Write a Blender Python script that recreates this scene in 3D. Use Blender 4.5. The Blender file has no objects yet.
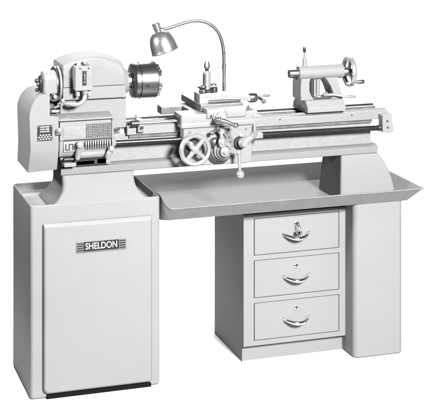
import bpy, bmesh, math, random
from mathutils import Vector, Matrix
random.seed(7)
S = bpy.context.scene
C = S.collection
R = math.radians
PI = math.pi

# ------------------------------------------------------------------ camera
cam_d = bpy.data.cameras.new('camera')
cam = bpy.data.objects.new('camera', cam_d)
C.objects.link(cam)
cam.location = (-0.9517, -5.1262, 2.0113)
cam.rotation_euler = (R(90), 0, R(-18.1034))
cam_d.sensor_fit = 'HORIZONTAL'
cam_d.sensor_width = 36
cam_d.lens = 36 * 1393.03 / 432
cam_d.shift_y = -(206.5 + 141.58) / 432
cam_d.clip_start = 0.05
cam_d.clip_end = 200
S.camera = cam

# ------------------------------------------------------------------ world, lamps, exposure
W = bpy.data.worlds.new('World')
S.world = W
W.use_nodes = True
W.node_tree.nodes['Background'].inputs[0].default_value = (1, 1, 1, 1)
W.node_tree.nodes['Background'].inputs[1].default_value = 0.06


def area(name, loc, target, sx, sy, power, spread=180):
    l = bpy.data.lights.new(name, 'AREA')
    l.shape = 'RECTANGLE'
    l.size, l.size_y = sx, sy
    l.energy = power
    l.spread = R(spread)
    o = bpy.data.objects.new(name, l)
    C.objects.link(o)
    o.location = loc
    o.rotation_euler = (Vector(target) - Vector(loc)).to_track_quat('-Z', 'Y').to_euler()
    return o


area('key_softbox', (1.2, -4.7, 2.95), (0.75, 0, 0.65), 0.85, 0.85, 565, 110)
area('background_fill', (1.6, 3.3, 3.1), (1.2, 1.0, 0), 3.2, 0.8, 215, 150)  # added out of view to wash the key's shadows off the floor
area('backdrop_fill', (2.6, 2.7, 3.0), (2.8, 4.5, 0.6), 3.4, 0.4, 105, 140)  # added unseen fill that keeps the backdrop white
area('left_floor_fill', (-0.38, 0.4, 6.5), (-0.38, 0.4, 0), 0.4, 2.0, 19, 15)  # unseen fill added overhead to lift the floor shadow left of the cabinet
area('rear_floor_fill', (0.68, 1.5, 6.5), (0.68, 1.5, 0), 1.4, 0.8, 30, 16)  # unseen fill added for the shadowed floor behind the tray
area('left_fill_lamp', (-2.6, -0.6, 2.3), (0.08, 0.15, 1.16), 0.5, 0.5, 5.8, 26)  # added off-frame to lighten the gear cover's left face

S.view_settings.view_transform = 'Standard'
S.view_settings.look = 'None'
S.view_settings.exposure = 0
S.view_settings.gamma = 1


# ------------------------------------------------------------------ materials
def mat(name, col, rough=0.5, metal=0.0, var=0.0, vscale=30, bump=0.0, bscale=200, spec=0.5, rvar=0.0, stretch=None, wave=0.0):
    m = bpy.data.materials.new(name)
    m.use_nodes = True
    nt = m.node_tree
    b = nt.nodes['Principled BSDF']
    c = (col, col, col, 1) if not isinstance(col, tuple) else col
    b.inputs['Base Color'].default_value = c
    b.inputs['Roughness'].default_value = rough
    b.inputs['Metallic'].default_value = metal
    b.inputs['Specular IOR Level'].default_value = spec
    tc = nt.nodes.new('ShaderNodeTexCoord')
    vec = tc.outputs['Object']
    if stretch:
        mp = nt.nodes.new('ShaderNodeMapping')
        mp.inputs['Scale'].default_value = stretch
        nt.links.new(vec, mp.inputs['Vector'])
        vec = mp.outputs['Vector']
    if var or rvar:
        n = nt.nodes.new('ShaderNodeTexNoise')
        n.inputs['Scale'].default_value = vscale
        n.inputs['Detail'].default_value = 6
        n.inputs['Roughness'].default_value = 0.65
        nt.links.new(vec, n.inputs['Vector'])
        if var:
            mr = nt.nodes.new('ShaderNodeMapRange')
            mr.inputs['From Min'].default_value = 0.25
            mr.inputs['From Max'].default_value = 0.75
            mr.inputs['To Min'].default_value = c[0] * (1 - var)
            mr.inputs['To Max'].default_value = min(1, c[0] * (1 + var))
            nt.links.new(n.outputs['Fac'], mr.inputs['Value'])
            nt.links.new(mr.outputs['Result'], b.inputs['Base Color'])
        if rvar:
            mr = nt.nodes.new('ShaderNodeMapRange')
            mr.inputs['From Min'].default_value = 0.25
            mr.inputs['From Max'].default_value = 0.75
            mr.inputs['To Min'].default_value = max(0.02, rough - rvar)
            mr.inputs['To Max'].default_value = min(1, rough + rvar)
            nt.links.new(n.outputs['Fac'], mr.inputs['Value'])
            nt.links.new(mr.outputs['Result'], b.inputs['Roughness'])
    if bump:
        n2 = nt.nodes.new('ShaderNodeTexNoise')
        n2.inputs['Scale'].default_value = bscale
        n2.inputs['Detail'].default_value = 4
        nt.links.new(vec, n2.inputs['Vector'])
        bp = nt.nodes.new('ShaderNodeBump')
        bp.inputs['Strength'].default_value = bump
        bp.inputs['Distance'].default_value = 0.002
        nt.links.new(n2.outputs['Fac'], bp.inputs['Height'])
        if wave:
            n3 = nt.nodes.new('ShaderNodeTexNoise')
            n3.inputs['Scale'].default_value = 4.5
            n3.inputs['Detail'].default_value = 1
            nt.links.new(vec, n3.inputs['Vector'])
            b3 = nt.nodes.new('ShaderNodeBump')
            b3.inputs['Strength'].default_value = wave
            b3.inputs['Distance'].default_value = 0.02
            nt.links.new(n3.outputs['Fac'], b3.inputs['Height'])
            nt.links.new(b3.outputs['Normal'], bp.inputs['Normal'])
        nt.links.new(bp.outputs['Normal'], b.inputs['Normal'])
    return m


def chart_mat(name, ground, ink, cell_x, cell_z, thresh):
    """a printed metal plate: rows of small characters in ruled columns (object space x / z)"""
    m = mat(name, ground, 0.45)
    nt = m.node_tree
    b = nt.nodes['Principled BSDF']
    tc = nt.nodes.new('ShaderNodeTexCoord')
    sep = nt.nodes.new('ShaderNodeSeparateXYZ')
    nt.links.new(tc.outputs['Object'], sep.inputs[0])

    def math_(op, a, b_=None):
        n = nt.nodes.new('ShaderNodeMath')
        n.operation = op
        for i, x in enumerate((a, b_)):
            if x is None:
                continue
            if isinstance(x, (int, float)):
                n.inputs[i].default_value = x
            else:
                nt.links.new(x, n.inputs[i])
        return n.outputs[0]
    fx = math_('FRACT', math_('DIVIDE', sep.outputs['X'], cell_x))
    fz = math_('FRACT', math_('DIVIDE', sep.outputs['Z'], cell_z))
    inx = math_('MULTIPLY', math_('GREATER_THAN', fx, 0.2), math_('LESS_THAN', fx, 0.85))
    inz = math_('MULTIPLY', math_('GREATER_THAN', fz, 0.25), math_('LESS_THAN', fz, 0.8))
    n = nt.nodes.new('ShaderNodeTexNoise')
    n.inputs['Scale'].default_value = 420
    n.inputs['Detail'].default_value = 1
    nt.links.new(tc.outputs['Object'], n.inputs['Vector'])
    on = math_('MULTIPLY', math_('MULTIPLY', inx, inz), math_('GREATER_THAN', n.outputs['Fac'], thresh))
    mix = nt.nodes.new('ShaderNodeMix')
    mix.data_type = 'RGBA'
    nt.links.new(on, mix.inputs['Factor'])
    mix.inputs['A'].default_value = (ground, ground, ground, 1)
    mix.inputs['B'].default_value = (ink, ink, ink, 1)
    nt.links.new(mix.outputs['Result'], b.inputs['Base Color'])
    return m


P = 0.132
M = dict(
    paint=mat('machine_enamel', P, 0.62, spec=0.12, var=0.07, vscale=170, bump=0.06, bscale=240, rvar=0.06),
    cast=mat('cast_iron_enamel', P, 0.62, spec=0.12, var=0.08, vscale=150, bump=0.22, bscale=110, rvar=0.08),
    sheet=mat('sheet_metal_enamel', 0.135, 0.60, spec=0.12, var=0.055, vscale=230, bump=0.05, bscale=320, rvar=0.06, wave=0.35),
    tray=mat('tray_enamel', 0.112, 0.65, spec=0.1, var=0.12, vscale=24, bump=0.1, bscale=160, rvar=0.08),
    web=mat('bed_casting', 0.132, 0.48, spec=0.25, var=0.10, vscale=40, bump=0.3, bscale=70, rvar=0.1),
    polish=mat('polished_handle_steel', 0.31, 0.28, 0.66, var=0.04, vscale=300),
    steel=mat('ground_steel', 0.36, 0.30, 1.0, var=0.08, vscale=60, rvar=0.08, stretch=(0.15, 1, 1)),
    bright=mat('bright_steel', 0.175, 0.36, 0.35, var=0.06, vscale=160, rvar=0.03),
    satin=mat('satin_steel', 0.30, 0.32, 1.0, var=0.06, vscale=200, rvar=0.03),
    wing=mat('oiled_casting', 0.07, 0.4, 0.2, var=0.25, vscale=30, bump=0.2, bscale=90, rvar=0.1),
    screw=mat('oiled_screw_steel', 0.05, 0.30, 0.9, rvar=0.05),
    chrome=mat('chrome', 0.85, 0.10, 1.0),
    dark=mat('oiled_steel_and_shade', 0.018, 0.38, 0.2, var=0.3, vscale=80, rvar=0.1),  # dark steel tone, lowered further to paint shade into gaps and recesses
    chuck=mat('chuck_steel', 0.19, 0.27, 0.95, var=0.03, vscale=300),
    black=mat('black_bakelite', 0.012, 0.3),
    toe_shade=mat('toe_shade_black', 0.004, 0.9, spec=0.05),  # near-black tone painted in for the shadow under the door panel
    plate=mat('etched_plate', 0.085, 0.4, 0.2, var=0.05),
    plate_dark=mat('etched_plate_ground', 0.007, 0.5, spec=0.2),
    letter=mat('raised_letter_metal', 0.24, 0.4, 0.2),
    chart=chart_mat('gear_chart_dark', 0.014, 0.13, 0.0072, 0.0062, 0.44),
    chart_light=chart_mat('gear_chart_light', 0.125, 0.07, 0.0085, 0.0075, 0.5),
    lamp=mat('lamp_aluminium', 0.27, 0.30, 0.85, var=0.04, vscale=40, rvar=0.05),
    ground=mat('dark_studio_ground', 0.03, 0.8, var=0.2, vscale=6),
    floor=mat('white_studio_floor', 0.45, 0.75, spec=0.1, var=0.01, vscale=4),
)


# ------------------------------------------------------------------ mesh builder
class MB:
    def __init__(self):
        self.bm = bmesh.new()
        self.cuts = [0]

    def _take(self, other, bev=0, seg=2, angle=30):
        if bev:
            es = [e for e in other.edges if len(e.link_faces) == 2 and e.calc_face_angle(0) > R(angle)]
            bmesh.ops.bevel(other, geom=es, offset=bev, segments=seg, affect='EDGES', profile=0.5, clamp_overlap=True)
        me = bpy.data.meshes.new('tmp')
        other.to_mesh(me)
        other.free()
        self.bm.from_mesh(me)
        bpy.data.meshes.remove(me)
        self.cuts.append(len(self.bm.verts))
        return self

    def build_each(self, name, m, parent, per=1, **kw):
        """every `per` shapes added become an object of their own"""
        cuts = self.cuts[::per]
        out = []
        for a, z in zip(cuts, cuts[1:]):
            q = MB()
            q.bm.free()
            q.bm = self.bm.copy()
            bmesh.ops.delete(q.bm, geom=[v for i, v in enumerate(q.bm.verts) if not a <= i < z], context='VERTS')
            out.append(q.build(name, m, parent, **kw))
        self.bm.free()
        return out

    def box(self, x0, x1, y0, y1, z0, z1, bev=0.0, seg=2):
        b = bmesh.new()
        bmesh.ops.create_cube(b, size=1)
        for v in b.verts:
            v.co = Vector(((x0 + x1) / 2 + v.co.x * (x1 - x0), (y0 + y1) / 2 + v.co.y * (y1 - y0), (z0 + z1) / 2 + v.co.z * (z1 - z0)))
        return self._take(b, bev, seg)

    def prism(self, pts, axis, a, b_, bev=0.0, seg=2, angle=30):
        """polygon in the plane normal to axis ('x': (y,z), 'y': (x,z), 'z': (x,y)) pulled from a to b_"""
        b = bmesh.new()

        def co(p, t):
            return {'x': (t, p[0], p[1]), 'y': (p[0], t, p[1]), 'z': (p[0], p[1], t)}[axis]
        lo = [b.verts.new(co(p, a)) for p in pts]
        hi = [b.verts.new(co(p, b_)) for p in pts]
        n = len(pts)
        b.faces.new(lo)
        b.faces.new(hi)
        for i in range(n):
            b.faces.new((lo[i], lo[(i + 1) % n], hi[(i + 1) % n], hi[i]))
        bmesh.ops.recalc_face_normals(b, faces=b.faces)
        return self._take(b, bev, seg, angle)

    def revolve(self, prof, org, axis, seg=32):
        """prof: (radius, distance along axis); closed at both ends when radius > 0"""
        ax = Vector(axis).normalized()
        u = ax.orthogonal().normalized()
        w = ax.cross(u)
        org = Vector(org)
        b = bmesh.new()
        rings = []
        for r, t in prof:
            if r < 1e-6:
                rings.append([b.verts.new(org + ax * t)])
            else:
                rings.append([b.verts.new(org + ax * t + (u * math.cos(2 * PI * k / seg) + w * math.sin(2 * PI * k / seg)) * r) for k in range(seg)])
        for A, B in zip(rings, rings[1:]):
            if len(A) == 1 and len(B) == 1:
                continue
            for k in range(seg):
                k2 = (k + 1) % seg
                if len(A) == 1:
                    b.faces.new((A[0], B[k2], B[k]))
                elif len(B) == 1:
                    b.faces.new((A[k], A[k2], B[0]))
                else:
                    b.faces.new((A[k], A[k2], B[k2], B[k]))
        for Rg in (rings[0], rings[-1]):
            if len(Rg) > 1:
                b.faces.new(Rg)
        bmesh.ops.recalc_face_normals(b, faces=b.faces)
        return self._take(b)

    def cyl(self, p0, p1, r0, r1=None, seg=28, ch=0.0):
        p0, p1 = Vector(p0), Vector(p1)
        r1 = r0 if r1 is None else r1
        L = (p1 - p0).length
        pr = [(r0, 0), (r1, L)] if not ch else [(r0 - ch, 0), (r0, ch), (r1, L - ch), (r1 - ch, L)]
        return self.revolve(pr, p0, p1 - p0, seg)

    def ball(self, c, r, seg=24, sx=1, sy=1, sz=1):
        b = bmesh.new()
        bmesh.ops.create_uvsphere(b, u_segments=seg, v_segments=seg // 2, radius=r)
        for v in b.verts:
            v.co = Vector((v.co.x * sx + c[0], v.co.y * sy + c[1], v.co.z * sz + c[2]))
        return self._take(b)

    def ring(self, c, axis, Rr, r, seg=48, rs=14, flat=1.0):
        """torus; flat scales the section along the axis"""
        ax = Vector(axis).normalized()
        u = ax.orthogonal().normalized()
        w = ax.cross(u)
        c = Vector(c)
        b = bmesh.new()
        g = []
        for i in range(seg):
            a = 2 * PI * i / seg
            d = u * math.cos(a) + w * math.sin(a)
            g.append([b.verts.new(c + d * (Rr + r * math.cos(2 * PI * j / rs)) + ax * (r * flat * math.sin(2 * PI * j / rs))) for j in range(rs)])
        for i in range(seg):
            for j in range(rs):
                b.faces.new((g[i][j], g[(i + 1) % seg][j], g[(i + 1) % seg][(j + 1) % rs], g[i][(j + 1) % rs]))
        bmesh.ops.recalc_face_normals(b, faces=b.faces)
        return self._take(b)

    def tube(self, pts, rad, seg=16):
        pts = [Vector(p) for p in pts]
        rads = rad if isinstance(rad, (list, tuple)) else [rad] * len(pts)
        b = bmesh.new()
        t0 = (pts[1] - pts[0]).normalized()
        u = t0.orthogonal().normalized()
        rings = []
        for i, p in enumerate(pts):
            t = (pts[min(i + 1, len(pts) - 1)] - pts[max(i - 1, 0)]).normalized()
            u = (u - t * u.dot(t)).normalized()
            w = t.cross(u)
            rings.append([b.verts.new(p + (u * math.cos(2 * PI * k / seg) + w * math.sin(2 * PI * k / seg)) * rads[i]) for k in range(seg)])
        for A, B in zip(rings, rings[1:]):
            for k in range(seg):
                b.faces.new((A[k], A[(k + 1) % seg], B[(k + 1) % seg], B[k]))
        b.faces.new(rings[0])
        b.faces.new(rings[-1])
        bmesh.ops.recalc_face_normals(b, faces=b.faces)
        return self._take(b)

    def loft(self, loops, caps=(True, True), bev=0, seg=2, angle=30):
        b = bmesh.new()
        rs = [[b.verts.new(p) for p in L] for L in loops]
        n = len(loops[0])
        for A, B in zip(rs, rs[1:]):
            for k in range(n):
                b.faces.new((A[k], A[(k + 1) % n], B[(k + 1) % n], B[k]))
        if caps[0]:
            b.faces.new(rs[0])
        if caps[1]:
            b.faces.new(rs[-1])
        bmesh.ops.recalc_face_normals(b, faces=b.faces)
        return self._take(b, bev, seg, angle)

    def build(self, name, m, parent=None, base=None, smooth=38, bevel=0):
        me = bpy.data.meshes.new(name)
        if base is None:
            base = root_of(parent).location if parent else Vector((0, 0, 0))
        bmesh.ops.translate(self.bm, verts=self.bm.verts, vec=-Vector(base))
        for f in self.bm.faces:
            f.smooth = True
        for e in self.bm.edges:
            if len(e.link_faces) == 2 and e.calc_face_angle(0) > R(smooth):
                e.smooth = False
        self.bm.to_mesh(me)
        self.bm.free()
        me.materials.append(m)
        o = bpy.data.objects.new(name, me)
        wn = o.modifiers.new('weighted_normals', 'WEIGHTED_NORMAL')
        wn.keep_sharp = True
        wn.weight = 80
        C.objects.link(o)
        if parent:
            o.parent = parent
        else:
            o.location = base
        return o


def root_of(o):
    while o.parent:
        o = o.parent
    return o


def thing(name, label, cat, loc, group=None):
    o = bpy.data.objects.new(name, None)
    C.objects.link(o)
    o.location = loc
    o.empty_display_size = 0.05
    o['label'] = label
    o['category'] = cat
    if group:
        o['group'] = group
    return o


def rloop(x0, x1, y0, y1, z, rad, n=6):
    """rounded rectangle loop; rad = one radius or four (x0y0, x1y0, x1y1, x0y1)"""
    rr = rad if isinstance(rad, (list, tuple)) else [rad] * 4
    cs = [((x0 + rr[0], y0 + rr[0]), rr[0], 180), ((x1 - rr[1], y0 + rr[1]), rr[1], 270),
          ((x1 - rr[2], y1 - rr[2]), rr[2], 0), ((x0 + rr[3], y1 - rr[3]), rr[3], 90)]
    out = []
    for (cx, cy), r, a0 in cs:
        for k in range(n + 1):
            a = R(a0 + 90 * k / n)
            out.append((cx + r * math.cos(a), cy + r * math.sin(a), z))
    return out


def arc(cx, cz, r, a0, a1, n):
    return [(cx + r * math.cos(R(a0 + (a1 - a0) * i / n)), cz + r * math.sin(R(a0 + (a1 - a0) * i / n))) for i in range(n + 1)]


def spline(pts, n=8):
    """Catmull-Rom through points of any dimension"""
    pts = [Vector(p) for p in pts]
    out = []
    for i in range(len(pts) - 1):
        p0, p1, p2, p3 = pts[max(i - 1, 0)], pts[i], pts[i + 1], pts[min(i + 2, len(pts) - 1)]
        for k in range(n):
            t = k / n
            out.append(0.5 * ((2 * p1) + (p2 - p0) * t + (2 * p0 - 5 * p1 + 4 * p2 - p3) * t * t + (3 * p1 - p0 - 3 * p2 + p3) * t ** 3))
    out.append(pts[-1])
    return out


# ------------------------------------------------------------------ setting: floor sweeping up into a backdrop
b = bmesh.new()
vs = [b.verts.new(p) for p in ((-0.4, -0.9, 0), (6, -0.9, 0), (6, 3.6, 0), (-0.4, 3.6, 0))]
b.faces.new(vs)
mb = MB()
mb._take(b)
o = mb.build('floor', M['floor'])
o['kind'] = 'structure'
b = bmesh.new()
vs = [b.verts.new(p) for p in ((-12, -12, -0.004), (16, -12, -0.004), (16, 14, -0.004), (-12, 14, -0.004))]
b.faces.new(vs)
mb = MB()
mb._take(b)
o = mb.build('ground', M['ground'])
o['kind'] = 'structure'
prof = [(3.6 + 0.9 * math.sin(R(a)), 0.9 - 0.9 * math.cos(R(a))) for a in range(0, 91, 6)] + [(4.5, 4.2)]
b = bmesh.new()
A = [b.verts.new((-0.4, y, z)) for y, z in prof]
B = [b.verts.new((6, y, z)) for y, z in prof]
for i in range(len(prof) - 1):
    b.faces.new((A[i], B[i], B[i + 1], A[i + 1]))
mb = MB()
mb._take(b)
o = mb.build('backdrop', M['floor'])
o['kind'] = 'structure'

# ------------------------------------------------------------------ headstock cabinet
cab = thing('machine_cabinet', 'tall grey sheet metal cabinet with a name plate on its front panel, under the headstock', 'cabinet', (0.25, 0.19, 0))
mb = MB()
rc = 0.014
mb.loft([rloop(0.006, 0.494, 0.006, 0.379, 0.0, 0.010), rloop(0.0, 0.5, 0.0, 0.385, 0.007, rc), rloop(0, 0.5, 0, 0.385, 0.713, rc),
         rloop(0.001, 0.499, 0.001, 0.384, 0.7178, rc), rloop(0.004, 0.496, 0.004, 0.381, 0.720, rc - 0.002),
         rloop(0.007, 0.493, 0.007, 0.378, 0.7178, rc - 0.004), rloop(0.008, 0.492, 0.008, 0.377, 0.712, rc - 0.005), rloop(0.012, 0.488, 0.012, 0.373, 0.692, 0.01), rloop(0.02, 0.48, 0.02, 0.365, 0.688, 0.008)])
mb.build('cabinet_body', M['sheet'], cab)
mb = MB()
mb.loft([[(x, 0.0, y) for x, y, _ in rloop(0.046, 0.464, 0.021, 0.652, 0, [0.022, 0.010, 0.004, 0.004])],
         [(x, -0.010, y) for x, y, _ in rloop(0.046, 0.464, 0.021, 0.652, 0, [0.022, 0.010, 0.004, 0.004])],
         [(x, -0.0165, y) for x, y, _ in rloop(0.049, 0.461, 0.024, 0.645, 0, [0.020, 0.009, 0.004, 0.004])],
         [(x, -0.020, y) for x, y, _ in rloop(0.054, 0.457, 0.029, 0.638, 0, [0.018, 0.008, 0.004, 0.004])]])
panel = mb.build('door_panel', M['sheet'], cab, smooth=25)
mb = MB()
mb.box(0.060, 0.462, -0.010, 0.004, 0.0005, 0.0150, 0.002)  # dark strip standing in for the shadow and recess below the panel
mb.build('toe_shade_strip', M['toe_shade'], cab)
# name plate
mb = MB()
mb.box(0.168, 0.360, -0.0228, -0.019, 0.536, 0.5785, 0.0012)
plate = mb.build('name_plate', M['plate'], panel)
mb = MB()
mb.box(0.196, 0.332, -0.0240, -0.0226, 0.5415, 0.5765, 0.0005)
mb.build('plate_ground', M['plate_dark'], panel)
mb = MB()
for k in range(4):
    z = 0.5435 + k * 0.0085
    mb.box(0.172, 0.1935, -0.0238, -0.0227, z, z + 0.0035)
    mb.box(0.3345, 0.357, -0.0238, -0.0227, z, z + 0.0035)
mb.build_each('plate_stripe', M['plate_dark'], panel)


def text_mesh(txt, size, x, y, z, depth, name, m, parent, width=None, offset=0.0, align='CENTER'):
    cu = bpy.data.curves.new('txt', 'FONT')
    cu.body = txt
    cu.size = size
    cu.extrude = depth
    cu.offset = offset
    cu.align_x = align
    cu.align_y = 'CENTER'
    t = bpy.data.objects.new('txt', cu)
    C.objects.link(t)
    dg = bpy.context.evaluated_depsgraph_get()
    dg.update()
    me = bpy.data.meshes.new_from_object(t.evaluated_get(dg))
    bpy.data.objects.remove(t)
    bb = bmesh.new()
    bb.from_mesh(me)
    xs = [v.co.x for v in bb.verts]
    sx = 1 if width is None else width / (max(xs) - min(xs))
    for v in bb.verts:
        v.co = Vector((x + v.co.x * sx, y - v.co.z, z + v.co.y))
    q = MB()
    q._take(bb)
    return q.build(name, m, parent, smooth=30)


text_mesh('SHELDON', 0.034, 0.264, -0.0243, 0.559, 0.0008, 'lettering', M['letter'], panel, width=0.122, offset=0.0006)

# ------------------------------------------------------------------ right-hand leg
leg = thing('support_leg', 'grey box shaped sheet metal leg under the right end of the chip tray', 'machine leg', (1.425, 0.26, 0))
mb = MB()
mb.loft([rloop(1.321, 1.527, 0.025, 0.495, 0.0, 0.02), rloop(1.316, 1.532, 0.02, 0.50, 0.006, 0.024), rloop(1.316, 1.532, 0.02, 0.50, 0.620, 0.024)])
mb.build('leg_body', M['sheet'], leg)

# ------------------------------------------------------------------ chip tray
tray = thing('chip_tray', 'long shallow grey chip tray with sloping sides beneath the lathe bed', 'tray', (1.06, 0.33, 0.605))
rim = 0.675
mb = MB()
X0, X1, Y0, Y1 = 0.5025, 1.604, -0.025, 0.560
ro, ri = [0.045, 0.004, 0.004, 0.01], [0.042, 0.003, 0.003, 0.008]
mb.loft([rloop(0.506, 1.550, 0.018, 0.455, 0.6205, [0.04, 0.006, 0.006, 0.01]),
         rloop(X0 + 0.001, X1 - 0.006, Y0 + 0.004, Y1 - 0.004, rim - 0.005, ro),
         rloop(X0, X1, Y0, Y1, rim - 0.0040, ro),
         rloop(X0, X1, Y0, Y1, rim + 0.0005, ro),
         rloop(X0 + 0.002, X1 - 0.003, Y0 + 0.003, Y1 - 0.003, rim + 0.0015, ri),
         rloop(X0 + 0.005, X1 - 0.008, Y0 + 0.006, Y1 - 0.007, rim, ri),
         rloop(0.510, 1.548, 0.021, 0.452, 0.6245, [0.04, 0.006, 0.006, 0.01])])
for v in mb.bm.verts:
    if v.co.z > 0.66 and v.co.x < 0.56 and v.co.y < 0.1:
        t = min(1, max(0, (0.552 - v.co.x) / 0.049))
        v.co.z += 0.047 * t ** 3
mb.build('tray_pan', M['tray'], tray, smooth=25)

# ------------------------------------------------------------------ drawer cabinet
dc = thing('drawer_cabinet', 'grey metal cabinet of three drawers standing under the tray beside the right leg', 'drawer cabinet', (1.095, 0.3, 0))
mb = MB()
fy = 0.111
mb.box(0.876, 0.8785, fy + 0.019, 0.483, 0.0, 0.588, 0.0006)          # left side sheet
mb.box(1.3155, 1.318, fy + 0.019, 0.483, 0.0, 0.588, 0.0006)
mb.box(0.876, 1.318, fy + 0.019, 0.483, 0.5885, 0.5905)
mb.box(0.8787, 1.3153, 0.479, 0.4815, 0.002, 0.588)
mb.box(0.8787, 1.3153, fy + 0.02, 0.478, 0.067, 0.070)
# face frame: stiles and rails
mb.box(0.8762, 0.9195, fy, fy + 0.019, 0.066, 0.5905)
mb.box(1.2885, 1.3178, fy, fy + 0.019, 0.066, 0.5905)
DZ = [(0.428, 0.572), (0.258, 0.404), (0.088, 0.234)]
for z0, z1 in ((0.5745, 0.5903), (0.4065, 0.4255), (0.2365, 0.2555), (0.0662, 0.0855)):
    mb.box(0.9195, 1.2885, fy, fy + 0.019, z0, z1)
mb.build('carcass', M['sheet'], dc)
mb = MB()
mb.box(0.8787, 1.3153, 0.141, 0.150, 0.0, 0.0655, 0.001)
mb.build('kick_board', M['sheet'], dc)


def drawer_parts(z0, z1):
    xl, xr = 0.9222, 1.2858
    q = MB()
    q.box(xl, xr, fy - 0.0015, fy + 0.016, z0, z1, 0.0018, 3)
    q.box(xl + 0.01, xr - 0.01, fy + 0.016, 0.45, z0 + 0.006, z1 - 0.02)
    d = q.build('drawer', M['sheet'], dc)
    zc = (z0 + z1) / 2 - 0.001
    q = MB()
    n = 14
    pts, rads = [], []
    for i in range(n + 1):
        t = i / n
        x = 1.045 + 0.108 * t
        s = math.sin(PI * t)
        pts.append((x, fy - 0.004 - 0.034 * s ** 0.75, zc - 0.012 * s + 0.002))
        rads.append(0.0058 + 0.0032 * s)
    q.tube(pts, rads, 14)
    for x in (1.045, 1.153):
        q.box(x - 0.007, x + 0.007, fy - 0.006, fy - 0.0013, zc - 0.005, zc + 0.008, 0.0022, 3)
    q.build('handle', M['chrome'], d)
    q = MB()
    zl = zc + 0.040
    q.revolve([(0.0, -0.007), (0.0065, -0.007), (0.0085, -0.0055), (0.0095, -0.001), (0.0095, 0.004)], (1.0985, fy - 0.001, zl), (0, 1, 0), 24)
    lk = q.build('lock', M['chrome'], d)
    q = MB()
    q.box(1.0973, 1.0997, fy - 0.0086, fy - 0.0078, zl - 0.005, zl + 0.005)
    q.revolve([(0.0, 0), (0.0032, 0), (0.0032, 0.0006), (0, 0.0006)], (1.0985, fy - 0.0087, zl + 0.002), (0, 1, 0), 14)
    q.build('keyhole', M['black'], d)
    return zl


ZL = [drawer_parts(*z) for z in DZ][0]

# keys hanging in the top lock
kr = thing('key_ring', 'small pair of keys hanging from the lock of the top drawer', 'keys', (1.0985, fy - 0.02, ZL))
mb = MB()
mb.box(1.0970, 1.0995, fy - 0.024, fy - 0.0088, ZL - 0.003, ZL + 0.003, 0.0006)
mb.ring((1.0982, fy - 0.030, ZL + 0.004), (1, 0, 0), 0.0085, 0.0028, 24, 8, 0.5)
mb.build('key', M['satin'], kr)
mb = MB()
mb.ring((1.1005, fy - 0.032, ZL - 0.012), (1, 0.4, 0), 0.011, 0.0011, 28, 8)
mb.build('ring', M['chrome'], kr)
for dx, a, dz in ((-0.004, 0.10, 0.0), (0.006, -0.16, -0.003)):
    q = MB()
    zt = ZL - 0.020 + dz
    x = 1.1005 + dx
    q.revolve([(0.004, -0.001), (0.0088, -0.001), (0.0088, 0.001), (0.004, 0.001)], (x, fy - 0.030, zt - 0.007), (0, 1, 0), 20)
    q.box(x - 0.0022, x + 0.0022, fy - 0.031, fy - 0.029, zt - 0.038, zt - 0.013, 0.0004)
    q.box(x + 0.0015, x + 0.005, fy - 0.031, fy - 0.029, zt - 0.036, zt - 0.030, 0.0003)
    q.box(x + 0.0015, x + 0.0042, fy - 0.031, fy - 0.029, zt - 0.027, zt - 0.023, 0.0003)
    q.build('key', M['satin'], kr)

# ================================================================== lathe
LA = thing('metal_lathe', 'grey engine lathe with headstock, chuck and long bed, standing on the cabinet and tray', 'lathe', (0.75, 0.16, 0.69))
AX = 0.155      # y of the spindle axis

# --- bed
mb = MB()
mb.box(0.118, 1.423, 0.098, 0.225, 0.828, 0.950, 0.004)                 # web box
mb.build('bed', M['web'], LA)
bed = LA.children[-1]
mb = MB()
mb.prism([(0.062, 0.836), (0.068, 0.812), (0.072, 0.8095), (0.25, 0.8095), (0.254, 0.812), (0.26, 0.836), (0.235, 0.846), (0.088, 0.846)], 'x', 0.128, 1.440, 0.003)
mb.build('bed_flange', M['cast'], bed)
mb = MB()
# front rail with raised V, flat, and rear rail
mb.prism([(0.078, 0.946), (0.078, 0.976), (0.083, 0.979), (0.098, 0.979), (0.105, 0.987), (0.112, 0.979), (0.128, 0.979), (0.128, 0.946)], 'x', 0.39, 1.490, 0.0008)
mb.build('front_way', M['bright'], bed)
mb = MB()
mb.prism([(0.196, 0.946), (0.196, 0.979), (0.212, 0.979), (0.219, 0.986), (0.226, 0.979), (0.244, 0.979), (0.244, 0.946)], 'x', 0.39, 1.488, 0.0008)
mb.build('rear_way', M['steel'], bed)
mb = MB()
mb.box(1.440, 1.4885, 0.130, 0.194, 0.947, 0.968, 0.003)
for x in (0.62, 0.92, 1.22):
    mb.box(x, x + 0.03, 0.129, 0.195, 0.951, 0.966, 0.002)
mb.build_each('bed_rib', M['cast'], bed)
mb = MB()
mb.box(0.40, 1.424, 0.088, 0.0978, 0.9315, 0.9455, 0.001)  # rack strip, made taller and dark to carry the shade under the way
mb.build('rack', M['wing'], bed)
mb = MB()
for x in (1.018, 1.33):
    mb.cyl((x, 0.0775, 0.969), (x, 0.079, 0.969), 0.003)
mb.build_each('oil_hole', M['black'], bed)

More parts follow.
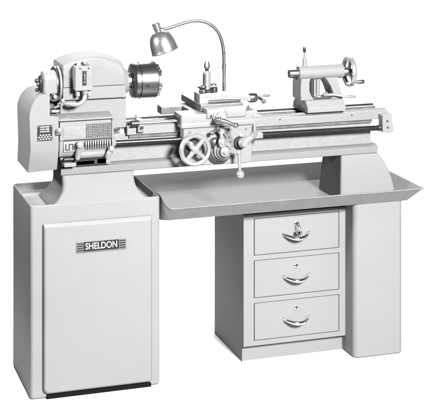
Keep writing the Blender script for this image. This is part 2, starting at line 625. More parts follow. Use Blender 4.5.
# --- feet
mb = MB()
ft = [(0.810, 0.133, 0.414, 0.062, 0.262), (0.795, 0.135, 0.414, 0.061, 0.263), (0.775, 0.137, 0.416, 0.060, 0.266), (0.755, 0.135, 0.421, 0.058, 0.270), (0.738, 0.128, 0.430, 0.056, 0.276),
      (0.722, 0.117, 0.444, 0.054, 0.284), (0.708, 0.103, 0.460, 0.052, 0.292), (0.697, 0.090, 0.474, 0.050, 0.300), (0.6885, 0.086, 0.478, 0.049, 0.304)]
mb.loft([rloop(a, b_, c, d, z, 0.014) for z, a, b_, c, d in ft])
mb.build('bed_foot', M['cast'], LA, smooth=50)
mb = MB()
ft = [(0.8095, 1.2815, 1.441, 0.071, 0.262), (0.800, 1.2805, 1.450, 0.070, 0.264), (0.785, 1.280, 1.463, 0.069, 0.268), (0.762, 1.279, 1.478, 0.068, 0.274), (0.735, 1.278, 1.493, 0.067, 0.281),
      (0.700, 1.277, 1.506, 0.066, 0.290), (0.665, 1.2765, 1.514, 0.065, 0.297), (0.640, 1.276, 1.519, 0.065, 0.302), (0.6240, 1.276, 1.521, 0.065, 0.306)]
mb.loft([rloop(a, b_, c, d, z, 0.010) for z, a, b_, c, d in ft])
mb.build('bed_foot', M['cast'], LA, smooth=50)

# --- gear cover at the left end
mb = MB()
prof = [(0.001, 0.832), (0.003, 0.88), (0.004, 0.925), (0.002, 0.985), (0.0, 1.045)]
prof += [tuple(p) for p in spline([(0.001, 1.060), (0.006, 1.082), (0.015, 1.102), (0.027, 1.117), (0.040, 1.1255), (0.054, 1.130)], 4)]
prof += [(0.076, 1.131), (0.076, 1.047), (0.110, 1.044), (0.110, 0.925), (0.110, 0.838)]
# split in slabs so the lower part can lean back and the top can round over
def cover_y(z):
    if z > 0.925:
        return 0.018
    return 0.018 + (0.925 - z) * 0.42
bmx = bmesh.new()
n = len(prof)
fr = [bmx.verts.new((x, cover_y(z), z)) for x, z in prof]
bk = [bmx.verts.new((x, 0.285 if z < 1.05 else 0.285 - min(1, (z - 1.05) / 0.09) * 0.05, z)) for x, z in prof]
for i in range(n):
    bmx.faces.new((fr[i], fr[(i + 1) % n], bk[(i + 1) % n], bk[i]))
bmx.faces.new(fr)
bmx.faces.new(bk)
bmesh.ops.recalc_face_normals(bmx, faces=bmx.faces)
bmesh.ops.triangulate(bmx, faces=[f for f in bmx.faces if len(f.verts) > 4])
es = [e for e in bmx.edges if len(e.link_faces) == 2 and e.calc_face_angle(0) > R(50)]
bmesh.ops.bevel(bmx, geom=es, offset=0.007, segments=3, affect='EDGES', clamp_overlap=True)
mb._take(bmx)
cover = mb.build('gear_cover', M['paint'], LA, smooth=40)
mb = MB()
top = [(0.0185, 1.128), (0.0185, 1.180)] + [tuple(p) for p in spline([(0.0205, 1.190), (0.030, 1.200), (0.050, 1.2085), (0.072, 1.211), (0.095, 1.206), (0.110, 1.192)], 3)] + [(0.116, 1.175), (0.116, 1.128)]
mb.prism(top, 'x', 0.0555, 0.1065, 0.008, 3, 35)
mb.box(0.0635, 0.0757, 0.0183, 0.05, 1.06, 1.158)
mb.build('spindle_guard', M['paint'], cover)
mb = MB()
mb.box(0.029, 0.085, 0.0155, 0.0178, 0.957, 1.0145, 0.0006)
badge = mb.build('maker_badge', M['plate_dark'], cover)
mb = MB()
rb = random.Random(3)
for row, (z, n_) in enumerate(((1.0085, 5), (1.0000, 7), (0.9915, 6))):
    for k in range(n_):
        w = 0.036 / n_
        x = 0.0390 + k * w
        h = 0.0045 + rb.random() * 0.0022
        mb.box(x, x + w * (0.5 + 0.35 * rb.random()), 0.0150, 0.0156, z - h / 2 + rb.random() * 0.001, z + h / 2)
mb.build('badge_script', M['letter'], cover)
mb = MB()
for r in range(3):
    for k in range(4 + r % 2):
        x = 0.057 + (k - (3 + r % 2) / 2) * 0.0108
        z = 0.9635 + r * 0.0075
        mb.prism([(x - 0.0046, z), (x, z - 0.0034), (x + 0.0046, z), (x, z + 0.0034)], 'y', 0.0150, 0.0156)
mb.build('badge_lattice', M['letter'], cover)
mb = MB()
for x in (0.033, 0.081):
    for z in (0.961, 1.0105):
        mb.cyl((x, 0.0160, z), (x, 0.0145, z), 0.0025, seg=12)
mb.build_each('screw', M['satin'], cover)
# spindle end and hand collar sticking out of the cover's left side
mb = MB()
mb.revolve([(0.030, 0), (0.030, 0.006), (0.027, 0.008), (0.027, 0.010), (0.0, 0.010)], (0.058, 0.072, 1.163), (-1, 0, 0), 32)
mb.revolve([(0.011, 0.009), (0.011, 0.020), (0.0, 0.020)], (0.058, 0.072, 1.163), (-1, 0, 0), 24)
col = mb.build('spindle_collar', M['satin'], LA)
mb = MB()
mb.ring((0.051, 0.072, 1.163), (1, 0, 0), 0.025, 0.006, 32, 10, 0.9)
mb.ball((0.036, 0.058, 1.176), 0.010)
mb.ball((0.040, 0.080, 1.138), 0.008)
mb.build('collar_ring', M['dark'], LA)

# --- gear train visible in the notch of the cover
def gear(q, c, r, t, teeth):
    q.cyl((c[0], c[1], c[2]), (c[0], c[1] + t, c[2]), r)
    for k in range(teeth):
        a = 2 * PI * k / teeth
        bb = bmesh.new()
        bmesh.ops.create_cube(bb, size=1)
        for v in bb.verts:
            v.co = Matrix.Rotation(-a, 3, 'Y') @ Vector((r + v.co.x * r * 0.16, v.co.y * t, v.co.z * r * 0.12)) + Vector((c[0], c[1] + t / 2, c[2]))
        q._take(bb)
mb = MB()
mb.box(0.074, 0.165, 0.150, 0.155, 1.035, 1.16)
mb.box(0.074, 0.165, 0.06, 0.150, 1.028, 1.036)
mb.build('gear_well', M['dark'], LA)
mb = MB()
gear(mb, (0.105, 0.075, 1.112), 0.020, 0.014, 18)
gear(mb, (0.093, 0.078, 1.066), 0.017, 0.014, 18)
mb.build_each('change_gear', M['chuck'], LA, per=19)
mb = MB()
mb.cyl((0.105, 0.058, 1.112), (0.105, 0.10, 1.112), 0.008, ch=0.002)
mb.cyl((0.100, 0.050, 1.072), (0.118, 0.045, 1.080), 0.005, ch=0.001)
mb.ball((0.130, 0.040, 1.098), 0.0095)
mb.cyl((0.130, 0.040, 1.098), (0.112, 0.045, 1.085), 0.004)
mb.cyl((0.090, 0.055, 1.058), (0.120, 0.055, 1.058), 0.006, ch=0.001)
mb.build('shifter_lever', M['polish'], LA)

# --- headstock casting
mb = MB()
mb.prism([(0.128, 0.976), (0.128, 1.098), (0.386, 1.098), (0.386, 0.976)], 'y', 0.078, 0.245, 0.004)
hs = mb.build('headstock', M['cast'], LA)
mb = MB()
body = [(0.134, 1.096), (0.134, 1.143), (0.378, 1.143), (0.378, 1.112), (0.374, 1.102), (0.366, 1.0955)]
mb.prism(body, 'y', 0.056, 0.255, 0.004)
mb.build('headstock_body', M['cast'], hs)
# arched cover: loft of X sections
mb = MB()
secs = []
def sec(x, zt, y0, y1, z0=1.1445, rr=0.040):
    pts = [(y0, z0)]
    for k in range(9):
        a = R(180 - 90 * k / 8)
        pts.append((y0 + rr + rr * math.cos(a), zt - rr * 0.62 + rr * 0.62 * math.sin(a)))
    for k in range(9):
        a = R(90 - 90 * k / 8)
        pts.append((y1 - rr + rr * math.cos(a), zt - rr * 0.62 + rr * 0.62 * math.sin(a)))
    pts.append((y1, z0))
    return [(x, y, z) for y, z in pts]
for x, zt in ((0.136, 1.228), (0.160, 1.239), (0.185, 1.2475), (0.215, 1.254), (0.245, 1.257), (0.275, 1.257), (0.300, 1.254), (0.318, 1.248), (0.334, 1.2435), (0.350, 1.2415), (0.362, 1.236), (0.370, 1.227), (0.3750, 1.208)):
    y0 = 0.058
    rr = 0.020 + 0.030 * min(1, max(0, (x - 0.28) / 0.06))
    secs.append(sec(x, zt, y0, 0.250, rr=rr))
mb.loft(secs, bev=0.0025, angle=55)
mb.build('headstock_cover', M['paint'], hs, smooth=42)
# open belt end of the headstock: dark pulley with pale guard rim
mb = MB()
mb.cyl((0.108, AX - 0.03, 1.152), (0.122, AX - 0.03, 1.152), 0.066, ch=0.004, seg=48)
mb.cyl((0.122, AX - 0.03, 1.152), (0.1335, AX - 0.03, 1.152), 0.055, seg=48)
mb.build('pulley', M['dark'], hs)
mb = MB()
mb.ring((0.128, AX - 0.035, 1.150), (1, 0, 0), 0.062, 0.006, 48, 10)
mb.build('pulley_guard', M['bright'], hs)
# front bearing cap
mb = MB()
mb.revolve([(0.064, 0.0), (0.064, 0.006), (0.061, 0.012), (0.054, 0.022), (0.050, 0.026), (0.046, 0.026), (0.046, 0.032), (0.036, 0.034), (0.0, 0.034)], (0.374, AX, 1.142), (1, 0, 0), 48)
mb.build('bearing_cap', M['paint'], hs)
mb = MB()
mb.box(0.366, 0.384, 0.066, 0.078, 1.090, 1.104, 0.004)
mb.cyl((0.376, 0.060, 1.112), (0.376, 0.066, 1.112), 0.005)
mb.build('cap_bolt', M['satin'], hs)
# --- chuck
mb = MB()
mb.revolve([(0.030, 0.0), (0.060, 0.0), (0.066, 0.003), (0.0705, 0.010), (0.0705, 0.024), (0.066, 0.026), (0.066, 0.0285), (0.0715, 0.030), (0.0715, 0.094), (0.068, 0.098), (0.022, 0.098), (0.018, 0.090), (0.0, 0.090)], (0.424, AX, 1.142), (1, 0, 0), 64)
ck = mb.build('chuck', M['chuck'], LA, smooth=30)
mb = MB()
mb.revolve([(0.031, 0), (0.031, 0.02), (0, 0.02)], (0.405, AX, 1.142), (1, 0, 0), 32)
mb.build('spindle_nose', M['satin'], ck)
mb = MB()
for k in range(3):
    a = R(25 + 120 * k)
    for step, (r0, r1, x1) in enumerate(((0.020, 0.040, 0.545), (0.036, 0.054, 0.537), (0.050, 0.067, 0.530))):
        bb = bmesh.new()
        bmesh.ops.create_cube(bb, size=1)
        for v in bb.verts:
            p = Vector(((0.521 + x1) / 2 + v.co.x * (x1 - 0.521), v.co.y * 0.016, (r0 + r1) / 2 + v.co.z * (r1 - r0)))
            v.co = Matrix.Rotation(a, 3, 'X') @ p + Vector((0, AX, 1.142))
        mb._take(bb, 0.001)
mb.build_each('chuck_jaw', M['satin'], ck, per=3)
mb = MB()
for k in range(3):
    a = R(-8 + 120 * k)
    d = Vector((0, -math.cos(a), math.sin(a)))
    c = Vector((0.474, AX, 1.142))
    mb.cyl(c + d * 0.0700, c + d * 0.0722, 0.0062, seg=20)
mb.build_each('key_socket', M['black'], ck)

# --- drum switch on the headstock front with its conduit
mb = MB()
mb.box(0.170, 0.237, 0.0, 0.0545, 1.138, 1.229, 0.004, 3)
sw = mb.build('switch_box', M['sheet'], LA)
mb = MB()
mb.box(0.196, 0.212, -0.0025, 0.002, 1.158, 1.216, 0.002)
mb.build('switch_slot', M['black'], sw)
mb = MB()
mb.box(0.201, 0.207, -0.0085, -0.002, 1.178, 1.200, 0.002)
mb.cyl((0.204, -0.003, 1.172), (0.204, -0.005, 1.172), 0.003, seg=12)
mb.build('toggle', M['satin'], sw)
mb = MB()
for x in (0.188, 0.220):
    mb.cyl((x, 0.002, 1.2225), (x, -0.002, 1.2225), 0.0035, seg=12)
mb.build_each('switch_screw', M['dark'], sw)
mb = MB()
mb.cyl((0.190, 0.030, 1.226), (0.190, 0.030, 1.242), 0.011, 0.008, ch=0.002)
mb.ball((0.216, 0.040, 1.237), 0.009)
mb.box(0.178, 0.192, 0.02, 0.05, 1.114, 1.139, 0.003)
mb.box(0.222, 0.238, 0.02, 0.05, 1.112, 1.139, 0.003)
mb.cyl((0.185, 0.018, 1.122), (0.185, 0.021, 1.122), 0.005, seg=14)
mb.cyl((0.230, 0.018, 1.120), (0.230, 0.021, 1.120), 0.005, seg=14)
mb.build_each('switch_bracket', M['bright'], sw)
mb = MB()
pts = spline([(0.211, 0.018, 1.142), (0.211, 0.018, 1.118), (0.207, 0.016, 1.102), (0.195, 0.014, 1.091), (0.178, 0.014, 1.0865), (0.164, 0.020, 1.086), (0.152, 0.034, 1.086)], 6)
mb.tube(pts, 0.0088, 16)
mb.cyl((0.211, 0.018, 1.140), (0.211, 0.018, 1.124), 0.0125, ch=0.002)
mb.build('conduit', M['bright'], sw)

# --- quick change gearbox
mb = MB()
gp = [(0.020, 0.952), (0.020, 1.018), (0.024, 1.021), (0.076, 1.036), (0.100, 1.036), (0.100, 0.880), (0.060, 0.880), (0.040, 0.888), (0.030, 0.902), (0.026, 0.925), (0.026, 0.949)]
mb.prism(gp, 'x', 0.114, 0.314, 0.003)
gb = mb.build('gearbox', M['paint'], LA)
mb = MB()
mb.prism([(0.011, 1.0265), (0.011, 1.0325), (0.078, 1.0440), (0.100, 1.0440), (0.100, 1.037), (0.076, 1.037), (0.022, 1.0235)], 'x', 0.110, 0.318, 0.0015)
mb.build('gearbox_lid', M['paint'], gb)
mb = MB()
mb.prism([(0.015, 0.905), (0.015, 1.021), (0.075, 1.035), (0.100, 1.034), (0.100, 0.896), (0.03, 0.890)], 'x', 0.3145, 0.3225, 0.003)
mb.build('gearbox_end_plate', M['paint'], gb)
mb = MB()
mb.box(0.128, 0.214, 0.0178, 0.0205, 0.957, 1.003, 0.0006)
mb.build('index_plate', M['chart_light'], gb)
mb = MB()
mb.box(0.215, 0.311, 0.0180, 0.0205, 0.957, 1.011, 0.0006)
mb.build('index_plate', M['chart'], gb)
mb = MB()
mb.box(0.130, 0.312, 0.0185, 0.0215, 0.9505, 0.9535)
mb.build('rule_line', M['dark'], gb)
# shifting slot plate with zig-zag slots at the left, row of notches at the right
mb = MB()
mb.box(0.130, 0.176, 0.0215, 0.0262, 0.908, 0.946, 0.001)
mb.build('slot_plate', M['bright'], gb)
mb = MB()
for x in (0.138, 0.151, 0.164):
    mb.box(x - 0.0018, x + 0.0018, 0.0205, 0.0218, 0.914, 0.938)
for x0, z in ((0.138, 0.914), (0.151, 0.9345)):
    mb.box(x0 - 0.0018, x0 + 0.0148, 0.0203, 0.0216, z, z + 0.0035)
mb.build_each('shift_slot', M['black'], gb)
mb = MB()
for k in range(11):
    x = 0.212 + k * 0.0092
    mb.prism([(0.0265, 0.948), (0.016, 0.944), (0.013, 0.932), (0.018, 0.918), (0.0285, 0.908)], 'x', x, x + 0.0045, 0.001)
mb.build_each('notch_rib', M['bright'], gb)
mb = MB()
mb.box(0.208, 0.310, 0.0235, 0.0265, 0.926, 0.936)
mb.build('notch_groove', M['black'], gb)
# lower barrel, tumbler housings
mb = MB()
mb.cyl((0.176, 0.046, 0.893), (0.310, 0.046, 0.893), 0.018, ch=0.003)
mb.build('shifter_barrel', M['paint'], gb)
mb = MB()
mb.cyl((0.122, 0.055, 0.876), (0.312, 0.055, 0.876), 0.010)
mb.box(0.132, 0.182, 0.026, 0.09, 0.874, 0.882, 0.002)
mb.box(0.128, 0.300, 0.05, 0.096, 0.848, 0.879)  # dark block painted in for the shadow beneath the gearbox
mb.build('shifter_shaft_and_shade', M['dark'], gb)
mb = MB()
mb.box(0.134, 0.180, 0.030, 0.07, 0.848, 0.864, 0.004)
mb.box(0.182, 0.258, 0.05, 0.092, 0.846, 0.868, 0.004)
mb.box(0.262, 0.318, 0.05, 0.092, 0.846, 0.872, 0.004)
mb.build_each('gearbox_bracket', M['cast'], gb)
def lever(name, top, bot, w, rk):
    q = MB()
    t, e = Vector(top), Vector(bot)
    q.tube([t, t * 0.6 + e * 0.4, t * 0.2 + e * 0.8, e], [w * 0.62, w * 0.9, w, w * 0.8], 18)
    q.ball(e, w * 0.82)
    q.revolve([(0.0, -0.014), (rk * 0.8, -0.013), (rk, -0.009), (rk, 0.004), (rk * 0.6, 0.010), (rk * 0.6, 0.02), (0, 0.02)], t, (0, 1, 0), 28)
    return q.build(name, M['polish'], gb)
lever('tumbler_lever', (0.187, -0.002, 0.938), (0.181, 0.010, 0.885), 0.0105, 0.0135)
lever('tumbler_lever', (0.309, 0.004, 0.915), (0.296, 0.010, 0.882), 0.0110, 0.0115)
mb = MB()
mb.box(0.099, 0.124, 0.002, 0.022, 0.978, 1.000, 0.003)
mb.ball((0.110, -0.003, 0.995), 0.0105)
mb.build('plunger_knob', M['polish'], gb)
# leadscrew, its bush and end bracket
mb = MB()
mb.revolve([(0.018, 0), (0.018, 0.010), (0.014, 0.014), (0.0, 0.014)], (0.322, 0.05, 0.928), (1, 0, 0), 28)
mb.build('screw_bush', M['paint'], LA)
mb = MB()
mb.cyl((0.33, 0.05, 0.925), (1.445, 0.05, 0.916), 0.0095, seg=24)
for k in range(150):
    x = 0.93 + k * 0.0034
    mb.ring((x, 0.05, 0.925 - (x - 0.33) / 1.115 * 0.009), (1, 0, 0), 0.0093, 0.0012, 20, 6)
mb.build('lead_screw', M['screw'], LA)
mb = MB()
mb.prism([(1.447, 0.968), (1.448, 0.903), (1.452, 0.899), (1.492, 0.896), (1.499, 0.900), (1.494, 0.925), (1.490, 0.945), (1.4905, 0.972)], 'y', 0.036, 0.0775, 0.004)
eb = mb.build('screw_bracket', M['paint'], LA)
mb = MB()
for x, z in ((1.468, 0.944), (1.470, 0.918)):
    mb.cyl((x, 0.0365, z), (x, 0.0345, z), 0.0042, seg=14)
mb.cyl((1.432, 0.05, 0.916), (1.448, 0.05, 0.916), 0.0125, ch=0.002)
mb.build('bracket_screw', M['dark'], eb)
# carriage stop clamped on the front way
mb = MB()
mb.prism([(0.070, 0.952), (0.060, 0.958), (0.058, 0.996), (0.064, 1.004), (0.110, 1.004), (0.114, 0.988), (0.106, 0.990), (0.097, 0.982), (0.0765, 0.981), (0.0765, 0.952)], 'x', 0.428, 0.452, 0.002)
st = mb.build('carriage_stop', M['bright'], LA)
mb = MB()
mb.cyl((0.40, 0.062, 0.992), (0.432, 0.062, 0.992), 0.013, ch=0.002)
mb.cyl((0.442, 0.0575, 0.976), (0.442, 0.050, 0.976), 0.006)
mb.build('stop_dial', M['dark'], st)
mb = MB()
mb.cyl((0.432, 0.062, 0.992), (0.60, 0.062, 0.992), 0.006)
mb.cyl((0.425, 0.080, 1.002), (0.425, 0.080, 1.022), 0.0025)
mb.build('stop_rod', M['steel'], st)

# ================================================================== carriage
CA = thing('lathe_carriage', 'carriage on the bed with apron, spoked handwheel, cross slide and tool post', 'carriage', (0.74, 0.15, 0.81))
mb = MB()
mb.box(0.588, 0.900, 0.012, 0.112, 0.9885, 1.022, 0.003)
mb.box(0.588, 0.900, 0.012, 0.0755, 0.970, 0.9885 + 0.002, 0.003)
mb.box(0.655, 0.835, 0.110, 0.222, 0.9885, 1.021, 0.003)
sad = mb.build('saddle', M['bright'], CA)
mb = MB()
mb.box(0.567, 0.905, 0.2225, 0.285, 0.9885, 1.020, 0.003)
mb.build('rear_wing', M['wing'], CA)
mb = MB()
mb.box(0.584, 0.5885, 0.040, 0.110, 0.982, 1.010, 0.001)
mb.box(0.899, 0.9035, 0.040, 0.110, 0.982, 1.010, 0.001)
mb.build_each('way_wiper', M['dark'], CA)
mb = MB()
ap = [(0.600, 0.9695), (0.600, 0.86), (0.606, 0.835), (0.62, 0.822), (0.865, 0.8165), (0.876, 0.822), (0.880, 0.84), (0.880, 0.9695)]
mb.prism(ap, 'y', 0.022, 0.074, 0.006, 3)
apron = mb.build('apron', M['cast'], CA)
mb = MB()
for x in (0.625, 0.855):
    mb.cyl((x, 0.0225, 0.951), (x, 0.0195, 0.951), 0.005, seg=14)
mb.cyl((0.832, 0.0225, 0.929), (0.832, 0.016, 0.931), 0.006, seg=14)
mb.build_each('apron_screw', M['satin'], CA)
# apron handwheel
hw = Vector((0.630, -0.030, 0.8955))
mb = MB()
def wheel_rim(q, c, axis, Ro, w, t):
    q.revolve([(Ro - w, -t / 2), (Ro - w * 0.75, -t * 0.62), (Ro - w * 0.3, -t * 0.62), (Ro, -t * 0.25), (Ro, t * 0.25), (Ro - w * 0.3, t * 0.6), (Ro - w * 0.75, t * 0.6), (Ro - w, t / 2), (Ro - w, -t / 2)], c, axis, 56)
def rim_only(q, c, axis, Ro, w, t):
    prof = [(Ro - w, -t / 2), (Ro - w * 0.7, -t * 0.62), (Ro - w * 0.3, -t * 0.62), (Ro, -t * 0.25), (Ro, t * 0.25), (Ro - w * 0.3, t * 0.6), (Ro - w * 0.7, t * 0.6), (Ro - w, t / 2)]
    ax = Vector(axis).normalized(); u = ax.orthogonal().normalized(); v_ = ax.cross(u); seg = 64
    bb = bmesh.new()
    g = [[bb.verts.new(Vector(c) + ax * tt + (u * math.cos(2 * PI * k / seg) + v_ * math.sin(2 * PI * k / seg)) * r) for r, tt in prof] for k in range(seg)]
    m_ = len(prof)
    for k in range(seg):
        for j in range(m_):
            bb.faces.new((g[k][j], g[(k + 1) % seg][j], g[(k + 1) % seg][(j + 1) % m_], g[k][(j + 1) % m_]))
    bmesh.ops.recalc_face_normals(bb, faces=bb.faces)
    q._take(bb)
rim_only(mb, hw, (0, 1, 0), 0.0635, 0.0155, 0.015)
for k in range(4):
    a = R(48 + 90 * k)
    d = Vector((math.cos(a), 0, math.sin(a)))
    mb.tube([hw + d * 0.008 + Vector((0, 0.002, 0)), hw + d * 0.03, hw + d * 0.051], [0.0120, 0.0088, 0.0088], 14)
mb.revolve([(0.016, 0.02), (0.016, -0.006), (0.013, -0.012), (0.007, -0.013), (0.0065, -0.016), (0.0, -0.016)], hw, (0, 1, 0), 32)
wheel = mb.build('handwheel', M['polish'], CA)
mb = MB()
a = R(134)
hp = hw + Vector((math.cos(a), 0, math.sin(a))) * 0.043
mb.revolve([(0.0, -0.052), (0.008, -0.050), (0.0095, -0.042), (0.008, -0.028), (0.0055, -0.012), (0.005, 0.0), (0, 0)], hp, (0, 1, 0), 24)
mb.build('wheel_handle', M['polish'], CA)
mb = MB()
mb.revolve([(0.030, -0.010), (0.030, 0.006), (0.024, 0.010), (0.022, 0.0215), (0.0, 0.0215)], hw + Vector((0, 0.032, 0)), (0, 1, 0), 32)
mb.cyl(hw + Vector((0, 0.0, 0)), hw + Vector((0, 0.03, 0)), 0.011)
mb.build('wheel_boss', M['dark'], CA)
# clutch star knob: stepped cone
sk = Vector((0.752, 0.022, 0.879))
mb = MB()
mb.revolve([(0.044, 0.0), (0.044, -0.010), (0.040, -0.014), (0.037, -0.014), (0.037, -0.024), (0.034, -0.027), (0.030, -0.027), (0.0, -0.027)], sk, (0, 1, 0), 48)
mb.revolve([(0.029, -0.026), (0.029, -0.038), (0.026, -0.041), (0.0, -0.041)], sk, (0, 1, 0), 40)
mb.build('clutch_knob', M['polish'], CA)
mb = MB()
mb.revolve([(0.0385, -0.012), (0.0385, -0.019), (0.0, -0.019)], sk, (0, 1, 0), 40)
mb.revolve([(0.0235, -0.040), (0.0235, -0.046), (0.0, -0.046)], sk, (0, 1, 0), 40)
mb.revolve([(0.047, 0.001), (0.050, -0.004), (0.047, -0.006), (0.0, -0.006)], sk + Vector((-0.010, 0, -0.008)), (0, 1, 0), 40)  # dark disc offset behind the knob, standing in for the shade there
mb.build('knob_groove_and_shade', M['dark'], CA)
mb = MB()
mb.revolve([(0.020, -0.045), (0.020, -0.052), (0.017, -0.055), (0.009, -0.056), (0.009, -0.063), (0.006, -0.065), (0, -0.065)], sk, (0, 1, 0), 32)
mb.build('knob_cap', M['polish'], CA)
mb = MB()
# feed lever: arm to the right of the knob and hanging ball handle
mb.tube([(0.776, -0.022, 0.878), (0.792, -0.035, 0.876), (0.803, -0.040, 0.875)], [0.007, 0.0075, 0.0075], 14)
mb.ball((0.804, -0.040, 0.875), 0.0115)
mb.tube([(0.804, -0.041, 0.875), (0.8045, -0.044, 0.84), (0.8055, -0.048, 0.802)], [0.0065, 0.0058, 0.0062], 14)
mb.ball((0.806, -0.050, 0.793), 0.0165)
mb.build('feed_lever', M['polish'], CA)
# half nut knob with quadrant plate
mb = MB()
q_out = [(0.770 + 0.062 * math.cos(R(a)) - 0.030, 0.890 + 0.080 * math.sin(R(a))) for a in range(0, 81, 8)]
q_in = [(0.770 + 0.036 * math.cos(R(a)) - 0.030, 0.890 + 0.058 * math.sin(R(a))) for a in range(80, -1, -8)]
mb.prism(q_out + q_in, 'y', 0.012, 0.0225, 0.001)
mb.build('quadrant_plate', M['plate'], CA)
mb = MB()
for a in (15, 32, 50):
    x, z = 0.740 + 0.049 * math.cos(R(a)), 0.890 + 0.069 * math.sin(R(a))
    mb.cyl((x, 0.0125, z), (x, 0.0112, z), 0.0032, seg=12)
mb.build_each('quadrant_hole', M['black'], CA)
mb = MB()
mb.tube([(0.744, -0.002, 0.952), (0.743, -0.010, 0.936), (0.741, -0.020, 0.918)], [0.008, 0.007, 0.008], 14)
mb.ball((0.741, -0.024, 0.914), 0.017, 24, 0.95, 0.8, 1.25)
mb.cyl((0.744, 0.022, 0.953), (0.744, -0.010, 0.953), 0.012, ch=0.002)
mb.build('half_nut_lever', M['polish'], CA)
mb = MB()
mb.ball((0.722, 0.012, 0.905), 0.020, 20, 1, 0.6, 1.2)
mb.cyl((0.744, 0.023, 0.953), (0.744, 0.015, 0.953), 0.020, ch=0.002)
mb.build_each('lever_boss', M['dark'], CA)
mb = MB()
mb.tube([(0.738, -0.006, 0.957), (0.722, -0.012, 0.962), (0.706, -0.016, 0.956)], [0.005, 0.005, 0.006], 12)
mb.ball((0.704, -0.016, 0.953), 0.009)
mb.build('small_lever', M['satin'], CA)
# feed reverse lever at the right of the apron with rod bracket
mb = MB()
mb.tube([(0.831, -0.010, 0.905), (0.850, -0.010, 0.917), (0.874, -0.004, 0.929), (0.890, 0.008, 0.936)], [0.019, 0.017, 0.0125, 0.011], 20)
mb.ball((0.831, -0.010, 0.905), 0.020, 24, 1, 0.8, 1)
mb.revolve([(0.012, 0), (0.012, -0.005), (0, -0.005)], (0.832, -0.025, 0.905), (0, 1, 0), 24)
mb.build('reverse_lever', M['polish'], CA)
mb = MB()
mb.cyl((0.828, 0.022, 0.902), (0.826, 0.004, 0.902), 0.0245, ch=0.003)
mb.build('lever_boss', M['dark'], CA)
mb = MB()
mb.box(0.8815, 0.8935, 0.010, 0.024, 0.930, 1.002, 0.003)
mb.box(0.8805, 0.916, 0.008, 0.034, 0.997, 1.005, 0.002)
mb.box(0.878, 0.921, 0.004, 0.042, 0.914, 0.935, 0.004)
mb.build('rod_bracket', M['bright'], CA)
# cross slide
mb = MB()
mb.prism([(0.680, 1.0225), (0.680, 1.050), (0.856, 1.050), (0.856, 1.0225)], 'y', 0.058, 0.325, 0.003)
mb.build('cross_slide', M['wing'], CA)
mb = MB()
mb.box(0.688, 0.852, 0.004, 0.0575, 1.003, 1.041, 0.006, 3)
mb.build('cross_slide_end', M['bright'], CA)
mb = MB()
mb.cyl((0.705, 0.0045, 1.013), (0.705, 0.0030, 1.013), 0.005, seg=14)
mb.build('oil_cup', M['black'], CA)
# cross feed dial and ball crank
mb = MB()
mb.revolve([(0.030, 0.0), (0.030, -0.010), (0.027, -0.012), (0.023, -0.013), (0.023, -0.028), (0.019, -0.032), (0.011, -0.033), (0.011, -0.05), (0.0, -0.052)], (0.742, 0.008, 1.010), (0, 1, 0), 40)
mb.build('cross_feed_dial', M['polish'], CA)
mb = MB()
mb.tube([(0.722, -0.046, 1.008), (0.742, -0.048, 1.001), (0.775, -0.050, 0.989)], [0.009, 0.0095, 0.006], 14)
mb.ball((0.786, -0.052, 0.984), 0.0105, 20, 1.25, 1, 0.95)
mb.ball((0.720, -0.046, 1.008), 0.011)
mb.build('cross_feed_crank', M['satin'], CA)
# swivel base, compound slide
mb = MB()
mb.revolve([(0.058, 0), (0.058, 0.008), (0.055, 0.0105), (0, 0.0105)], (0.775, 0.125, 1.0505 - 0.0105), (0, 0, 1), 48)
mb.box(0.722, 0.738, 0.060, 0.075, 1.030, 1.046, 0.003)
mb.build('swivel_base', M['dark'], CA)
mb = MB()
mb.prism([(0.094, 1.0495), (0.098, 1.070), (0.150, 1.070), (0.154, 1.0495)], 'x', 0.720, 0.860, 0.002)
mb.build('compound_base', M['dark'], CA)
mb = MB()
mb.prism([(0.684, 1.036), (0.684, 1.0865), (0.716, 1.0895), (0.760, 1.0865), (0.897, 1.071), (0.897, 1.046), (0.86, 1.0555), (0.80, 1.0590), (0.722, 1.0590), (0.716, 1.036)], 'y', 0.085, 0.160, 0.003)
mb.build('compound_slide', M['bright'], CA)
mb = MB()
mb.box(0.837, 0.856, 0.088, 0.120, 1.032, 1.0445, 0.002)
mb.cyl((0.885, 0.082, 1.032), (0.885, 0.082, 0.999 + 0.024), 0.003)
mb.build_each('slide_gib', M['dark'], CA)
mb = MB()
mb.revolve([(0.015, 0.0), (0.019, 0.006), (0.0205, 0.016), (0.020, 0.030), (0.015, 0.038), (0.009, 0.040), (0.0, 0.041)], (0.897, 0.122, 1.0555), (1, 0, 0), 36)
mb.build('compound_dial', M['chuck'], CA)
mb = MB()
mb.tube([(0.936, 0.122, 1.054), (0.944, 0.118, 1.054), (0.950, 0.108, 1.050), (0.955, 0.098, 1.044)], [0.006, 0.007, 0.006, 0.007], 14)
mb.ball((0.956, 0.096, 1.042), 0.009)
mb.tube([(0.946, 0.125, 1.060), (0.962, 0.125, 1.062), (0.978, 0.125, 1.061), (0.992, 0.125, 1.060)], [0.004, 0.005, 0.006, 0.005], 14)
mb.build('compound_crank', M['satin'], CA)
